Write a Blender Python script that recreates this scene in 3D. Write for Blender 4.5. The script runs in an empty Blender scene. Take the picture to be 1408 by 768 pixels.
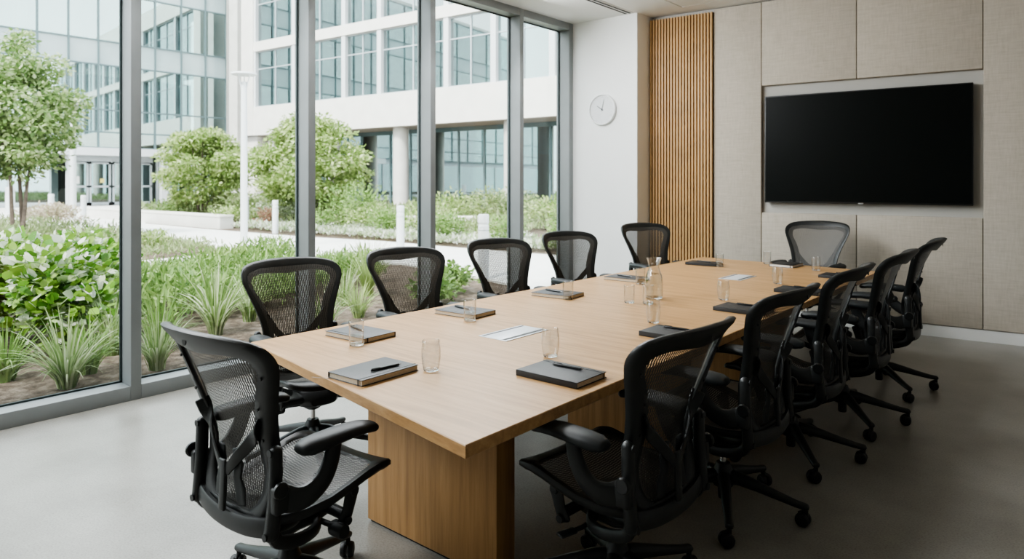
import bpy, math, random
import numpy as np
from mathutils import Vector, Matrix

C = bpy.context.scene.collection
PI = math.pi
R = math.radians

# ------------------------------------------------------------------ helpers
class MB:
    """collects shapes and links them as ONE mesh object"""
    def __init__(s):
        s.v = []; s.f = []

    def add(s, vs, fs):
        o = len(s.v)
        s.v += [tuple(p) for p in vs]
        s.f += [tuple(i + o for i in f) for f in fs]
        return s

    def box(s, x0, x1, y0, y1, z0, z1, b=0.0):
        if b <= 0:
            vs = [(x0,y0,z0),(x1,y0,z0),(x1,y1,z0),(x0,y1,z0),(x0,y0,z1),(x1,y0,z1),(x1,y1,z1),(x0,y1,z1)]
            fs = [(0,3,2,1),(4,5,6,7),(0,1,5,4),(1,2,6,5),(2,3,7,6),(3,0,4,7)]
            return s.add(vs, fs)
        # bevelled box: stacked rounded rectangles
        n = 3
        def rr(inset, z):
            pts = []
            r = b
            for cx, cy, a0 in ((x1-b,y1-b,0),(x0+b,y1-b,90),(x0+b,y0+b,180),(x1-b,y0+b,270)):
                for k in range(n+1):
                    a = R(a0 + 90*k/n)
                    pts.append((cx+(r-inset)*math.cos(a), cy+(r-inset)*math.sin(a), z))
            return pts
        loops = []
        for k in range(n+1):
            a = PI/2*k/n
            loops.append(rr(b*(1-math.sin(a)), z0+b*(1-math.cos(a))))
        for k in range(n+1):
            a = PI/2*(1-k/n)
            loops.append(rr(b*(1-math.sin(a)), z1-b*(1-math.cos(a))))
        return s.loft(loops, cap=True)

    def loft(s, loops, cap=True, closed=True, wrap=False):
        n = len(loops[0]); vs = [p for l in loops for p in l]; fs = []
        m = len(loops)
        for i in range(m if wrap else m-1):
            j = (i+1) % m
            for k in range(n if closed else n-1):
                k2 = (k+1) % n
                fs.append((i*n+k, i*n+k2, j*n+k2, j*n+k))
        if cap and not wrap:
            fs.append(tuple(reversed(range(n)))); fs.append(tuple((m-1)*n+k for k in range(n)))
        return s.add(vs, fs)

    def sweep(s, pts, ws, hs, side=(1,0,0), n=12, p=2.6, cap=True, round_ends=False):
        """superellipse section swept along pts; w along 'side', h along the other normal"""
        pts = [Vector(q) for q in pts]
        m = len(pts)
        ws = ws if isinstance(ws,(list,tuple)) else [ws]*m
        hs = hs if isinstance(hs,(list,tuple)) else [hs]*m
        if round_ends:
            a, b = pts[0], pts[-1]
            ta = (pts[0]-pts[1]).normalized(); tb = (pts[-1]-pts[-2]).normalized()
            ra = min(ws[0],hs[0])*.5; rb = min(ws[-1],hs[-1])*.5
            e = [(.35,1.0),(.75,.8),(.95,.45)]
            pre = [(a+ta*ra*(k[1]-0.0)*1.0, k[0]) for k in ((.35,1.0),(.75,.7),(.94,.35))]
            post = [(b+tb*rb*k[1], k[0]) for k in ((.94,.35),(.75,.7),(.35,1.0))]
            pts = [q for q,_ in pre]+pts+[q for q,_ in post]
            ws = [ws[0]-(1-k)*2*ra for _,k in pre]+list(ws)+[ws[-1]-(1-k)*2*rb for _,k in post]
            hs = [hs[0]-(1-k)*2*ra for _,k in pre]+list(hs)+[hs[-1]-(1-k)*2*rb for _,k in post]
            m = len(pts)
        side = Vector(side); loops = []
        for i in range(m):
            t = (pts[min(i+1,m-1)]-pts[max(i-1,0)]).normalized()
            u = (side - t*side.dot(t))
            if u.length < 1e-5: u = t.orthogonal()
            u.normalize(); w = t.cross(u)
            lp = []
            for k in range(n):
                a = 2*PI*k/n; ca, sa = math.cos(a), math.sin(a)
                x = math.copysign(abs(ca)**(2/p), ca)*ws[i]*.5
                y = math.copysign(abs(sa)**(2/p), sa)*hs[i]*.5
                lp.append(pts[i]+u*x+w*y)
            loops.append(lp)
        return s.loft(loops, cap=cap)

    def tube(s, pts, r, n=10, cap=True):
        rs = r if isinstance(r,(list,tuple)) else [r]*len(pts)
        return s.sweep(pts, [2*q for q in rs], [2*q for q in rs], side=(.31,.52,.79), n=n, p=2, cap=cap)

    def lathe(s, prof, n=24, o=(0,0,0), axis='z', closed_ends=True):
        loops = []
        for r, h in prof:
            lp = []
            for k in range(n):
                a = 2*PI*k/n; x, y = r*math.cos(a), r*math.sin(a)
                q = {'z':(x,y,h),'x':(h,x,y),'y':(x,h,y)}[axis]
                lp.append((q[0]+o[0], q[1]+o[1], q[2]+o[2]))
            loops.append(lp)
        return s.loft(loops, cap=closed_ends)

    def build(s, name, mat, parent=None, smooth=True, angle=38, xf=None):
        me = bpy.data.meshes.new(name)
        vs = s.v
        if xf is not None: vs = [tuple(xf @ Vector(p)) for p in vs]
        me.from_pydata(vs, [], s.f); me.update()
        if smooth:
            me.polygons.foreach_set('use_smooth', [True]*len(me.polygons))
            me.set_sharp_from_angle(angle=R(angle))
        me.materials.append(mat)
        o = bpy.data.objects.new(name, me); C.objects.link(o)
        if parent is not None: o.parent = parent
        return o

def cat_rom(pts, seg):
    pts = [np.array(p, float) for p in pts]; out = []
    for i in range(len(pts)-1):
        p0 = pts[max(i-1,0)]; p1 = pts[i]; p2 = pts[i+1]; p3 = pts[min(i+2,len(pts)-1)]
        for k in range(seg):
            t = k/seg
            out.append(.5*((2*p1)+(-p0+p2)*t+(2*p0-5*p1+4*p2-p3)*t*t+(-p0+3*p1-3*p2+p3)*t**3))
    out.append(pts[-1]); return out

def interp(x, tab):
    xs = [t[0] for t in tab]; ys = [t[1] for t in tab]
    return float(np.interp(x, xs, ys))

def tag(o, label, cat, group=None, kind=None):
    o['label'] = label; o['category'] = cat
    if group: o['group'] = group
    if kind: o['kind'] = kind
    return o

def empty(name, loc=(0,0,0), rz=0.0, label=None, cat=None, group=None, scale=1.0):
    o = bpy.data.objects.new(name, None); C.objects.link(o)
    o.location = loc; o.rotation_euler = (0,0,rz); o.scale = (scale,)*3
    o.empty_display_size = .1
    if label: tag(o, label, cat, group)
    return o

def struct(o): o['kind'] = 'structure'; return o

def copy_tree(o, parent=None):
    c = o.copy(); C.objects.link(c)
    if parent is not None: c.parent = parent
    for ch in list(o.children): copy_tree(ch, c)
    return c

# ------------------------------------------------------------------ materials
def mat(name):
    m = bpy.data.materials.new(name); m.use_nodes = True
    nt = m.node_tree
    for n in list(nt.nodes): nt.nodes.remove(n)
    out = nt.nodes.new('ShaderNodeOutputMaterial')
    return m, nt, out

def N(nt, t, **kw):
    n = nt.nodes.new(t)
    for k, v in kw.items():
        if k in n.inputs.keys(): n.inputs[k].default_value = v
        else: setattr(n, k, v)
    return n

def L(nt, a, ao, b, bi): nt.links.new(a.outputs[ao], b.inputs[bi])

def ramp(nt, stops):
    r = nt.nodes.new('ShaderNodeValToRGB')
    e = r.color_ramp.elements
    while len(e) < len(stops): e.new(.5)
    for el, (p, c) in zip(e, stops):
        el.position = p; el.color = (*c, 1) if len(c) == 3 else c
    return r

def plain(name, col, rough=.5, metal=0.0, var=.12, scale=30.0, bump=0.0, spec=.5, coat=0.0):
    m, nt, out = mat(name)
    b = N(nt, 'ShaderNodeBsdfPrincipled', Roughness=rough, Metallic=metal)
    b.inputs['Specular IOR Level'].default_value = spec
    b.inputs['Coat Weight'].default_value = coat
    tc = N(nt, 'ShaderNodeTexCoord'); no = N(nt, 'ShaderNodeTexNoise', Scale=scale, Detail=4.0)
    L(nt, tc, 'Object', no, 'Vector')
    lo = [max(0, c*(1-var)) for c in col]; hi = [min(1, c*(1+var)) for c in col]
    r = ramp(nt, [(.3, lo), (.7, hi)])
    L(nt, no, 'Fac', r, 'Fac'); L(nt, r, 'Color', b, 'Base Color')
    if bump:
        bp = N(nt, 'ShaderNodeBump', Strength=bump, Distance=.002)
        n2 = N(nt, 'ShaderNodeTexNoise', Scale=scale*12)
        L(nt, tc, 'Object', n2, 'Vector'); L(nt, n2, 'Fac', bp, 'Height'); L(nt, bp, 'Normal', b, 'Normal')
    L(nt, b, 'BSDF', out, 'Surface')
    return m

def wood(name, scale, lo, mid, hi, rough=.4, spec=.5, bump=.06, dist=.6):
    """scale: per-axis frequency; the axis with the small number is the grain direction"""
    m, nt, out = mat(name)
    b = N(nt, 'ShaderNodeBsdfPrincipled', Roughness=rough)
    b.inputs['Specular IOR Level'].default_value = spec
    tc = N(nt, 'ShaderNodeTexCoord'); mp = N(nt, 'ShaderNodeMapping'); mp.inputs['Scale'].default_value = scale
    L(nt, tc, 'Object', mp, 'Vector')
    n1 = N(nt, 'ShaderNodeTexNoise', Scale=1.0, Detail=6.0, Roughness=.62, Distortion=dist)
    n2 = N(nt, 'ShaderNodeTexNoise', Scale=5.0, Detail=3.0, Roughness=.7)
    L(nt, mp, 'Vector', n1, 'Vector'); L(nt, mp, 'Vector', n2, 'Vector')
    mx = N(nt, 'ShaderNodeMath', operation='MULTIPLY_ADD'); mx.inputs[1].default_value = .35
    L(nt, n2, 'Fac', mx, 0); L(nt, n1, 'Fac', mx, 2)
    r = ramp(nt, [(.45, lo), (.68, mid), (.9, hi)])
    L(nt, mx, 'Value', r, 'Fac'); L(nt, r, 'Color', b, 'Base Color')
    if bump:
        bp = N(nt, 'ShaderNodeBump', Strength=bump, Distance=.002)
        L(nt, mx, 'Value', bp, 'Height'); L(nt, bp, 'Normal', b, 'Normal')
    L(nt, b, 'BSDF', out, 'Surface')
    return m

def weave(name, period, cover, col, axes):
    """open mesh: dark wires over transparency; axes = which object axes run across / along"""
    m, nt, out = mat(name)
    tc = N(nt, 'ShaderNodeTexCoord'); sp = N(nt, 'ShaderNodeSeparateXYZ')
    L(nt, tc, 'Object', sp, 'Vector')
    def math_(op, a=None, b=None, va=None, vb=None):
        q = N(nt, 'ShaderNodeMath', operation=op)
        if a: nt.links.new(a, q.inputs[0])
        elif va is not None: q.inputs[0].default_value = va
        if b: nt.links.new(b, q.inputs[1])
        elif vb is not None: q.inputs[1].default_value = vb
        return q.outputs[0]
    ax, al = sp.outputs[axes[0]], sp.outputs[axes[1]]
    wob = math_('MULTIPLY', math_('SINE', math_('MULTIPLY', al, vb=2*PI/.030)), vb=.7)
    s1 = math_('SINE', math_('ADD', math_('MULTIPLY', ax, vb=2*PI/period), wob))
    s2 = math_('SINE', math_('MULTIPLY', al, vb=2*PI/(period*1.3)))
    w1 = math_('GREATER_THAN', s1, vb=1-2*cover)
    w2 = math_('GREATER_THAN', s2, vb=.90)
    fac = math_('MAXIMUM', w1, w2)
    tr = N(nt, 'ShaderNodeBsdfTransparent')
    b = N(nt, 'ShaderNodeBsdfPrincipled', Roughness=.55)
    b.inputs['Base Color'].default_value = (*col, 1)
    mx = N(nt, 'ShaderNodeMixShader')
    nt.links.new(fac, mx.inputs[0]); L(nt, tr, 'BSDF', mx, 1); L(nt, b, 'BSDF', mx, 2)
    L(nt, mx, 'Shader', out, 'Surface')
    return m

def thin_glass(name, tint=(1,1,1), ior=1.45, boost=1.0, rough=0.0, base=0.0):
    m, nt, out = mat(name)
    tr = N(nt, 'ShaderNodeBsdfTransparent'); tr.inputs['Color'].default_value = (*tint, 1)
    gl = N(nt, 'ShaderNodeBsdfGlossy', Roughness=rough)
    f0 = ((ior-1)/(ior+1))**2
    lw = N(nt, 'ShaderNodeLayerWeight', Blend=.5)
    pw = N(nt, 'ShaderNodeMath', operation='POWER'); pw.inputs[1].default_value = 4.2
    L(nt, lw, 'Facing', pw, 0)
    mu = N(nt, 'ShaderNodeMath', operation='MULTIPLY_ADD'); mu.inputs[1].default_value = boost*(1-f0); mu.inputs[2].default_value = base+f0*boost
    mu.use_clamp = True
    L(nt, pw, 'Value', mu, 0)
    mx = N(nt, 'ShaderNodeMixShader'); L(nt, mu, 'Value', mx, 0)
    L(nt, tr, 'BSDF', mx, 1); L(nt, gl, 'BSDF', mx, 2); L(nt, mx, 'Shader', out, 'Surface')
    return m

def leaf_mat(name, cols, trans=.35, rough=.5):
    """cols: colour stops picked per leaf"""
    m, nt, out = mat(name)
    g = N(nt, 'ShaderNodeNewGeometry')
    r = ramp(nt, [(i/(len(cols)-1) if len(cols) > 1 else 0, c) for i, c in enumerate(cols)])
    L(nt, g, 'Random Per Island', r, 'Fac')
    d = N(nt, 'ShaderNodeBsdfPrincipled', Roughness=rough); d.inputs['Specular IOR Level'].default_value = .35
    t = N(nt, 'ShaderNodeBsdfTranslucent')
    L(nt, r, 'Color', d, 'Base Color'); L(nt, r, 'Color', t, 'Color')
    mx = N(nt, 'ShaderNodeMixShader'); mx.inputs[0].default_value = trans
    L(nt, d, 'BSDF', mx, 1); L(nt, t, 'BSDF', mx, 2); L(nt, mx, 'Shader', out, 'Surface')
    return m

M = {}
M['plastic'] = plain('chair_plastic', (.017,.019,.019), .42, var=.15, scale=20, bump=.05, spec=.45)
M['pad'] = plain('arm_pad_urethane', (.014,.017,.018), .5, var=.1, scale=20, spec=.45)
M['weave_back'] = weave('back_mesh', .0100, .78, (.075,.071,.064), (0, 2))
M['weave_seat'] = weave('seat_mesh', .0095, .82, (.06,.058,.055), (1, 0))
M['chrome'] = plain('chrome', (.75,.75,.76), .18, 1.0, var=.03)
M['rubber'] = plain('rubber', (.008,.008,.008), .5, var=.1)
M['screw'] = plain('screw_cap', (.008,.009,.009), .3, var=.1)
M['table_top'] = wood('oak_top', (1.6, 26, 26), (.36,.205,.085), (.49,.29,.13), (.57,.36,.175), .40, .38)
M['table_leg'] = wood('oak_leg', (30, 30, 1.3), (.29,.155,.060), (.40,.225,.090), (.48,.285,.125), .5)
M['slat'] = plain('oak_slat', (.54,.345,.16), .5, var=.10, scale=4)
M['slat_back'] = plain('slat_backing', (.014,.009,.006), .8)  # near black: shading in the gaps between slats is put into this colour
M['recess'] = plain('recess_paint', (.46,.45,.42), .8, var=.02, scale=3)
M['white'] = plain('white_paint', (.87,.88,.87), .7, var=.015, scale=3)
M['ceil'] = plain('ceiling_paint', (.80,.80,.79), .8, var=.01, scale=2)
M['shadow_gap'] = plain('dark_gap', (.02,.02,.02), .8)
M['greywall'] = plain('grey_wall_paint', (.22,.215,.205), .8, var=.03, scale=2)
M['alu'] = plain('grey_aluminium', (.27,.29,.295), .42, .1, var=.05, scale=5, spec=.5)
M['alu_dark'] = plain('dark_gasket', (.02,.035,.036), .5)
M['glass'] = thin_glass('window_glass', (.965,.985,.975), 1.45, .8)
M['tumbler'] = thin_glass('tumbler_glass', (.98,.985,.985), 1.5, 1.9, base=.0)
M['water'] = thin_glass('water', (.95,.965,.97), 1.33, 1.3)
m, nt, out = mat('solid_glass')
b_ = N(nt, 'ShaderNodeBsdfGlass', IOR=1.48, Roughness=0.0); L(nt, b_, 'BSDF', out, 'Surface'); M['solid_glass'] = m
M['tv'] = plain('screen', (.004,.0055,.005), .30, var=.05, spec=.12)
M['bezel'] = plain('bezel', (.010,.011,.011), .4)
M['logo'] = plain('logo_silver', (.25,.25,.25), .4)
M['clock_white'] = plain('clock_white', (.82,.83,.83), .5, var=.01)
M['clock_face'] = plain('clock_face', (.72,.73,.74), .6, var=.01)
M['clock_mark'] = plain('clock_mark', (.10,.11,.12), .5)
M['clock_mark_pale'] = plain('clock_mark_pale', (.50,.51,.52), .5)
M['nb_grey'] = plain('grey_cover', (.060,.064,.068), .5, var=.08, scale=60, bump=.1)
M['nb_black'] = plain('black_cover', (.017,.018,.019), .5, var=.1, scale=60, bump=.1)
M['paper'] = plain('paper_edges', (.60,.53,.42), .8, var=.1, scale=200)
M['paper_white'] = plain('white_paper_edges', (.78,.77,.74), .8, var=.05, scale=200)
M['pen'] = plain('pen_plastic', (.009,.010,.011), .28, var=.1)
M['plate'] = plain('satin_plate', (.60,.63,.66), .4, .2, var=.02)
M['slot'] = plain('slot_black', (.012,.013,.015), .5)
M['stone'] = plain('white_stone', (.76,.74,.70), .8, var=.05, scale=1.2, bump=.1)
M['stone_grey'] = plain('grey_stone', (.42,.42,.42), .8, var=.05, scale=1)
M['pier'] = plain('pale_concrete', (.64,.63,.60), .8, var=.06, scale=2)
M['mull'] = plain('facade_mullion', (.52,.57,.60), .5, .2)
M['mull_dark'] = plain('facade_mullion_dark', (.13,.19,.20), .5, .2)
M['spandrel'] = plain('spandrel_glass', (.40,.49,.50), .12, var=.08, scale=.6, spec=.8)
M['slab'] = plain('floor_slab', (.60,.60,.57), .9)
M['blind'] = plain('blind', (.50,.60,.585), .9, var=.05)
M['pole'] = plain('pole_paint', (.66,.68,.70), .5, var=.03)
M['bollard'] = plain('bollard_paint', (.60,.62,.64), .5, var=.03)
M['soffit'] = plain('soffit', (.55,.54,.51), .9)

# facade panes: half see-through, half mirror of the sky, tint drifting across the wall
def facade_glass(name, tint, refl):
    m, nt, out = mat(name)
    tc = N(nt, 'ShaderNodeTexCoord'); no = N(nt, 'ShaderNodeTexNoise', Scale=.25, Detail=2.0)
    L(nt, tc, 'Object', no, 'Vector')
    r = ramp(nt, [(.35, [t*.8 for t in tint]), (.65, tint)]); L(nt, no, 'Fac', r, 'Fac')
    tr = N(nt, 'ShaderNodeBsdfTransparent'); L(nt, r, 'Color', tr, 'Color')
    gl = N(nt, 'ShaderNodeBsdfGlossy', Roughness=.02); gl.inputs['Color'].default_value = (.78,.93,.93,1)
    fr = N(nt, 'ShaderNodeFresnel', IOR=1.6)
    ad = N(nt, 'ShaderNodeMath', operation='ADD'); ad.inputs[1].default_value = refl; ad.use_clamp = True
    L(nt, fr, 'Fac', ad, 0)
    mx = N(nt, 'ShaderNodeMixShader'); L(nt, ad, 'Value', mx, 0)
    L(nt, tr, 'BSDF', mx, 1); L(nt, gl, 'BSDF', mx, 2); L(nt, mx, 'Shader', out, 'Surface')
    return m
M['fglass'] = facade_glass('curtain_wall_glass', (.74,.86,.85), .40)
M['fglass2'] = facade_glass('ribbon_window_glass', (.66,.82,.81), .36)

# interior seen through the facades: patches of warm wall, dark openings
m, nt, out = mat('office_interior')
tc = N(nt, 'ShaderNodeTexCoord'); mp = N(nt, 'ShaderNodeMapping'); mp.inputs['Scale'].default_value = (.45,.45,.30)
L(nt, tc, 'Object', mp, 'Vector')
vo = N(nt, 'ShaderNodeTexVoronoi', Scale=1.0, distance='CHEBYCHEV', Randomness=.9); L(nt, mp, 'Vector', vo, 'Vector')
se = N(nt, 'ShaderNodeSeparateColor'); L(nt, vo, 'Color', se, 'Color')
r = ramp(nt, [(0,(.12,.15,.15)),(.25,(.40,.36,.28)),(.5,(.62,.62,.56)),(.75,(.48,.55,.53)),(1,(.74,.73,.66))])
L(nt, se, 'Red', r, 'Fac')
b = N(nt, 'ShaderNodeBsdfPrincipled', Roughness=.9); L(nt, r, 'Color', b, 'Base Color'); L(nt, b, 'BSDF', out, 'Surface')
M['office'] = m

M['lobby'] = plain('lobby_wood', (.55,.40,.25), .8, var=.35, scale=.5)
# fabric panels
m, nt, out = mat('woven_linen')
b = N(nt, 'ShaderNodeBsdfPrincipled', Roughness=.95); b.inputs['Specular IOR Level'].default_value = .1
tc = N(nt, 'ShaderNodeTexCoord')
fs = []
for sc in ((260, 260, 12), (14, 14, 260), (60, 60, 6), (5, 5, 60)):
    mp = N(nt, 'ShaderNodeMapping'); mp.inputs['Scale'].default_value = sc
    n1 = N(nt, 'ShaderNodeTexNoise', Scale=1.0, Detail=3.0); L(nt, tc, 'Object', mp, 'Vector'); L(nt, mp, 'Vector', n1, 'Vector'); fs.append(n1)
acc = fs[0].outputs['Fac']
for f in fs[1:]:
    ad = N(nt, 'ShaderNodeMath', operation='ADD'); nt.links.new(acc, ad.inputs[0]); L(nt, f, 'Fac', ad, 1); acc = ad.outputs[0]
dv = N(nt, 'ShaderNodeMath', operation='MULTIPLY'); dv.inputs[1].default_value = .25; nt.links.new(acc, dv.inputs[0])
r = ramp(nt, [(.36, (.42,.380,.320)), (.5, (.485,.442,.378)), (.64, (.545,.50,.435))])
L(nt, dv, 'Value', r, 'Fac'); L(nt, r, 'Color', b, 'Base Color')
bp = N(nt, 'ShaderNodeBump', Strength=.25, Distance=.002); L(nt, dv, 'Value', bp, 'Height'); L(nt, bp, 'Normal', b, 'Normal')
L(nt, b, 'BSDF', out, 'Surface'); M['linen'] = m

# polished concrete
m, nt, out = mat('polished_concrete')
b = N(nt, 'ShaderNodeBsdfPrincipled'); b.inputs['Specular IOR Level'].default_value = .5
tc = N(nt, 'ShaderNodeTexCoord')
n1 = N(nt, 'ShaderNodeTexNoise', Scale=1.6, Detail=6.0, Roughness=.6)
n2 = N(nt, 'ShaderNodeTexNoise', Scale=120.0, Detail=3.0)
for q in (n1, n2): L(nt, tc, 'Object', q, 'Vector')
r1 = ramp(nt, [(.3, (.225,.215,.19)), (.5, (.30,.29,.262)), (.7, (.365,.355,.328))]); L(nt, n1, 'Fac', r1, 'Fac')
r2 = ramp(nt, [(.3, (.78,.78,.78)), (.5, (1,1,1)), (.72, (1.12,1.12,1.12))]); L(nt, n2, 'Fac', r2, 'Fac')
mx = N(nt, 'ShaderNodeMix', data_type='RGBA', blend_type='MULTIPLY'); mx.inputs['Factor'].default_value = 1.0
nt.links.new(r1.outputs['Color'], mx.inputs[6]); nt.links.new(r2.outputs['Color'], mx.inputs[7])
nt.links.new(mx.outputs[2], b.inputs['Base Color'])
rr = ramp(nt, [(.2, (.285,.285,.285)), (.85, (.38,.38,.38))]); L(nt, n1, 'Fac', rr, 'Fac'); L(nt, rr, 'Color', b, 'Roughness')
L(nt, b, 'BSDF', out, 'Surface'); M['floor'] = m

# outside ground
def ground(name, c1, c2, c3, scale):
    m, nt, out = mat(name)
    b = N(nt, 'ShaderNodeBsdfPrincipled', Roughness=.95); b.inputs['Specular IOR Level'].default_value = .1
    tc = N(nt, 'ShaderNodeTexCoord'); n1 = N(nt, 'ShaderNodeTexNoise', Scale=scale, Detail=8.0, Roughness=.75); L(nt, tc, 'Object', n1, 'Vector')
    r = ramp(nt, [(.35, c1), (.5, c2), (.68, c3)]); L(nt, n1, 'Fac', r, 'Fac'); L(nt, r, 'Color', b, 'Base Color')
    bp = N(nt, 'ShaderNodeBump', Strength=.8, Distance=.02); L(nt, n1, 'Fac', bp, 'Height'); L(nt, bp, 'Normal', b, 'Normal')
    L(nt, b, 'BSDF', out, 'Surface'); return m
M['mulch'] = ground('mulch', (.05,.038,.030), (.14,.108,.085), (.30,.25,.21), 9.0)
M['path'] = ground('pale_paving', (.66,.65,.62), (.72,.71,.68), (.76,.75,.72), 3.0)
M['kerb'] = ground('kerb_concrete', (.60,.58,.54), (.68,.66,.62), (.72,.70,.66), 4.0)
M['bark'] = plain('bark', (.13,.10,.08), .9, var=.3, scale=12)

M['leaf_pale'] = leaf_mat('leaves_pale', [(.15,.25,.06),(.28,.39,.12),(.44,.53,.22),(.60,.66,.38)], .4)
M['leaf_tree'] = leaf_mat('leaves_tree', [(.11,.20,.06),(.21,.32,.11),(.36,.46,.20),(.60,.66,.44)], .4)
M['leaf_mid'] = leaf_mat('leaves_mid', [(.12,.22,.06),(.22,.34,.10),(.34,.46,.18)], .35)
M['leaf_deep'] = leaf_mat('leaves_deep', [(.04,.10,.025),(.09,.19,.045),(.17,.29,.08)], .3)
M['leaf_var'] = leaf_mat('leaves_white_edged', [(.06,.17,.02),(.12,.27,.035),(.22,.38,.06),(.30,.44,.10),(.72,.76,.66),(.80,.82,.76)], .35, .35)
M['leaf_soft'] = leaf_mat('leaves_soft', [(.17,.25,.09),(.29,.37,.16),(.44,.48,.30)], .4)
M['leaf_red'] = leaf_mat('leaves_red', [(.26,.14,.10),(.36,.20,.15),(.36,.32,.18)], .35)
M['leaf_pink'] = leaf_mat('leaves_pink', [(.42,.38,.26),(.55,.44,.38),(.46,.48,.30)], .4)
M['leaf_flower'] = leaf_mat('leaves_flowers', [(.30,.40,.20),(.42,.50,.30),(.74,.76,.68),(.80,.80,.74)], .4)
M['blade'] = leaf_mat('blades_green', [(.11,.21,.05),(.20,.32,.09),(.30,.42,.15)], .35, .4)
M['blade_var'] = leaf_mat('blades_cream_edged', [(.14,.24,.07),(.26,.37,.13),(.48,.55,.32),(.68,.72,.54)], .35, .4)
M['blade_soft'] = leaf_mat('blades_soft', [(.24,.34,.11),(.34,.44,.17),(.48,.56,.28)], .4, .5)

# ------------------------------------------------------------------ room shell
X_W = -5.05; ZC = 3.5
YF = lambda x: 7.48 + .084*(x+4.13)          # line of the far wall
X_R = 1.9; Y_B = -2.6
fl = MB().box(-5.25, X_R, Y_B, 8.1, -.06, 0).build('floor', M['floor'], smooth=False); struct(fl)
ce = MB()
ce.box(-5.25, -3.615, Y_B, 7.30, ZC, ZC+.3).box(-3.60, X_R, Y_B, 7.30, ZC, ZC+.3).box(-5.25, X_R, 7.312, 8.3, ZC, ZC+.3)
ce.box(-3.615, -3.60, Y_B, 7.312, ZC+.008, ZC+.3).box(-3.60, X_R, 7.30, 7.312, ZC+.008, ZC+.3).box(-5.25,-3.615,7.30,7.312,ZC,ZC+.3)
struct(ce.build('ceiling', M['ceil'], smooth=False))
# far wall, angled a little
def along_far(o):
    o.location = (-4.13, 7.48, 0); o.rotation_euler = (0,0,math.atan(.084)); return o
FW = math.hypot(1, .084)
U = lambda x: (x+4.13)*FW                    # distance along the far wall for a room x
wf = MB().box(-.3, U(X_R)+.05, .085, .25, 0, ZC).build('wall_far', M['recess'], smooth=False); struct(along_far(wf))
bb = MB().box(0, U(X_R), .05, .085, 0, .112).build('baseboard_far', M['white'], smooth=False); struct(along_far(bb))
wr = MB().box(X_R, X_R+.2, Y_B-.2, 8.3, 0, ZC).build('wall_right', M['greywall'], smooth=False); struct(wr)
wb = MB().box(-5.25, X_R, Y_B-.2, Y_B, 0, ZC).build('wall_back', M['greywall'], smooth=False); struct(wb)
# white pier at the end of the glazing
wp = MB().box(-5.25, -4.13, 7.2, 7.75, 0, ZC).build('wall_corner', M['white'], smooth=False); struct(wp)
# outer edge of the storey above
rf = MB().box(-5.45, X_R+.2, Y_B-.2, 8.5, ZC+.3, ZC+.5).build('trim_1', M['stone'], smooth=False); struct(rf)

# windows: five bays between mullions
Ys = [-2.26, -.86, .54, 1.94, 3.34, 4.74, 6.14, 7.2]
for i in range(len(Ys)-1):
    y0 = Ys[i] + .07; y1 = Ys[i+1]
    if i == len(Ys)-2: y1 = 7.115
    w = empty('window_%d' % (i+1), (X_W-.17, (y0+y1)/2, 0)); struct(w)
    xf = Matrix.Translation((-(X_W-.17), -(y0+y1)/2, 0))
    MB().box(X_W-.18, X_W-.17, y0-.01, y1+.01, .085, ZC-.075).build('pane', M['glass'], w, smooth=False, xf=xf)
    MB().box(X_W-.20, X_W, y0, y1, 0, .10, .004).build('sill', M['alu'], w, xf=xf)
    MB().box(X_W-.20, X_W, y0, y1, ZC-.085, ZC, .004).build('head', M['alu'], w, xf=xf)
    j = MB()
    j.box(X_W-.20, X_W, y1, y1+.07 if i < len(Ys)-2 else 7.2, 0, ZC, .004)
    jm = j.build('mullion', M['alu'], w, xf=xf)
    g = MB()
    g.box(X_W-.168, X_W-.15, y0, y0+.012, .10, ZC-.085).box(X_W-.168, X_W-.15, y1-.012, y1, .10, ZC-.085)
    g.box(X_W-.168, X_W-.15, y0, y1, .10, .112).box(X_W-.168, X_W-.15, y0, y1, ZC-.097, ZC-.085)
    g.build('gasket', M['alu_dark'], w, smooth=False, xf=xf)
    if i >= 4:
        MB().tube([(X_W-.10, y0+.05, ZC-.085), (X_W-.10, y0+.05, .55)], .0016, n=6).build('pull_cord', M['white'], w, xf=xf)

# slatted panel, fabric panels
sp = empty('wood_slat_panel', (-4.13, 7.48, 0), math.atan(.084), 'tall oak slat wall panel between the white pier and the fabric panels', 'wall panel')
MB().box(0.014, U(-3.35), .05, .085, .0, 3.455).build('backing', M['slat_back'], sp, smooth=False)
sl = MB()
ns = 21; W_ = U(-3.35)
for k in range(ns):
    x = .014 + (W_-.04)*k/(ns-1)
    sl.box(x, x+.0215, .0, .05, .0, 3.455, .002)
sl.build('slats', M['slat'], sp)
def panel(label, xa, xb, z0, z1, y0=.035, rel=True):
    e = MB().box(xa+.003, xb-.003, y0, .085, z0+.003, z1-.003, .006).build('acoustic_panel', M['linen'])
    along_far(e); tag(e, label, 'wall panel', 'beige fabric panels on the far wall')
xs = [U(-3.345), U(-2.81), U(-1.86), U(-.79), U(.55), U(1.88)]
panel('tall beige fabric wall panel next to the oak slats', xs[0], xs[1], .115, 3.49)
panel('beige fabric panel above left half of the recessed screen', xs[1], xs[2], 2.56, 3.49)
panel('beige fabric panel above right half of the recessed screen', xs[2], xs[3], 2.56, 3.49)
panel('beige fabric panel under left half of the screen, behind the far head chair', xs[1], xs[2], .115, 1.165)
panel('beige fabric panel under right half of the recessed screen', xs[2], xs[3], .115, 1.165)
panel('tall beige fabric wall panel right of the screen', xs[3], xs[4], .115, 3.49)

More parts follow.
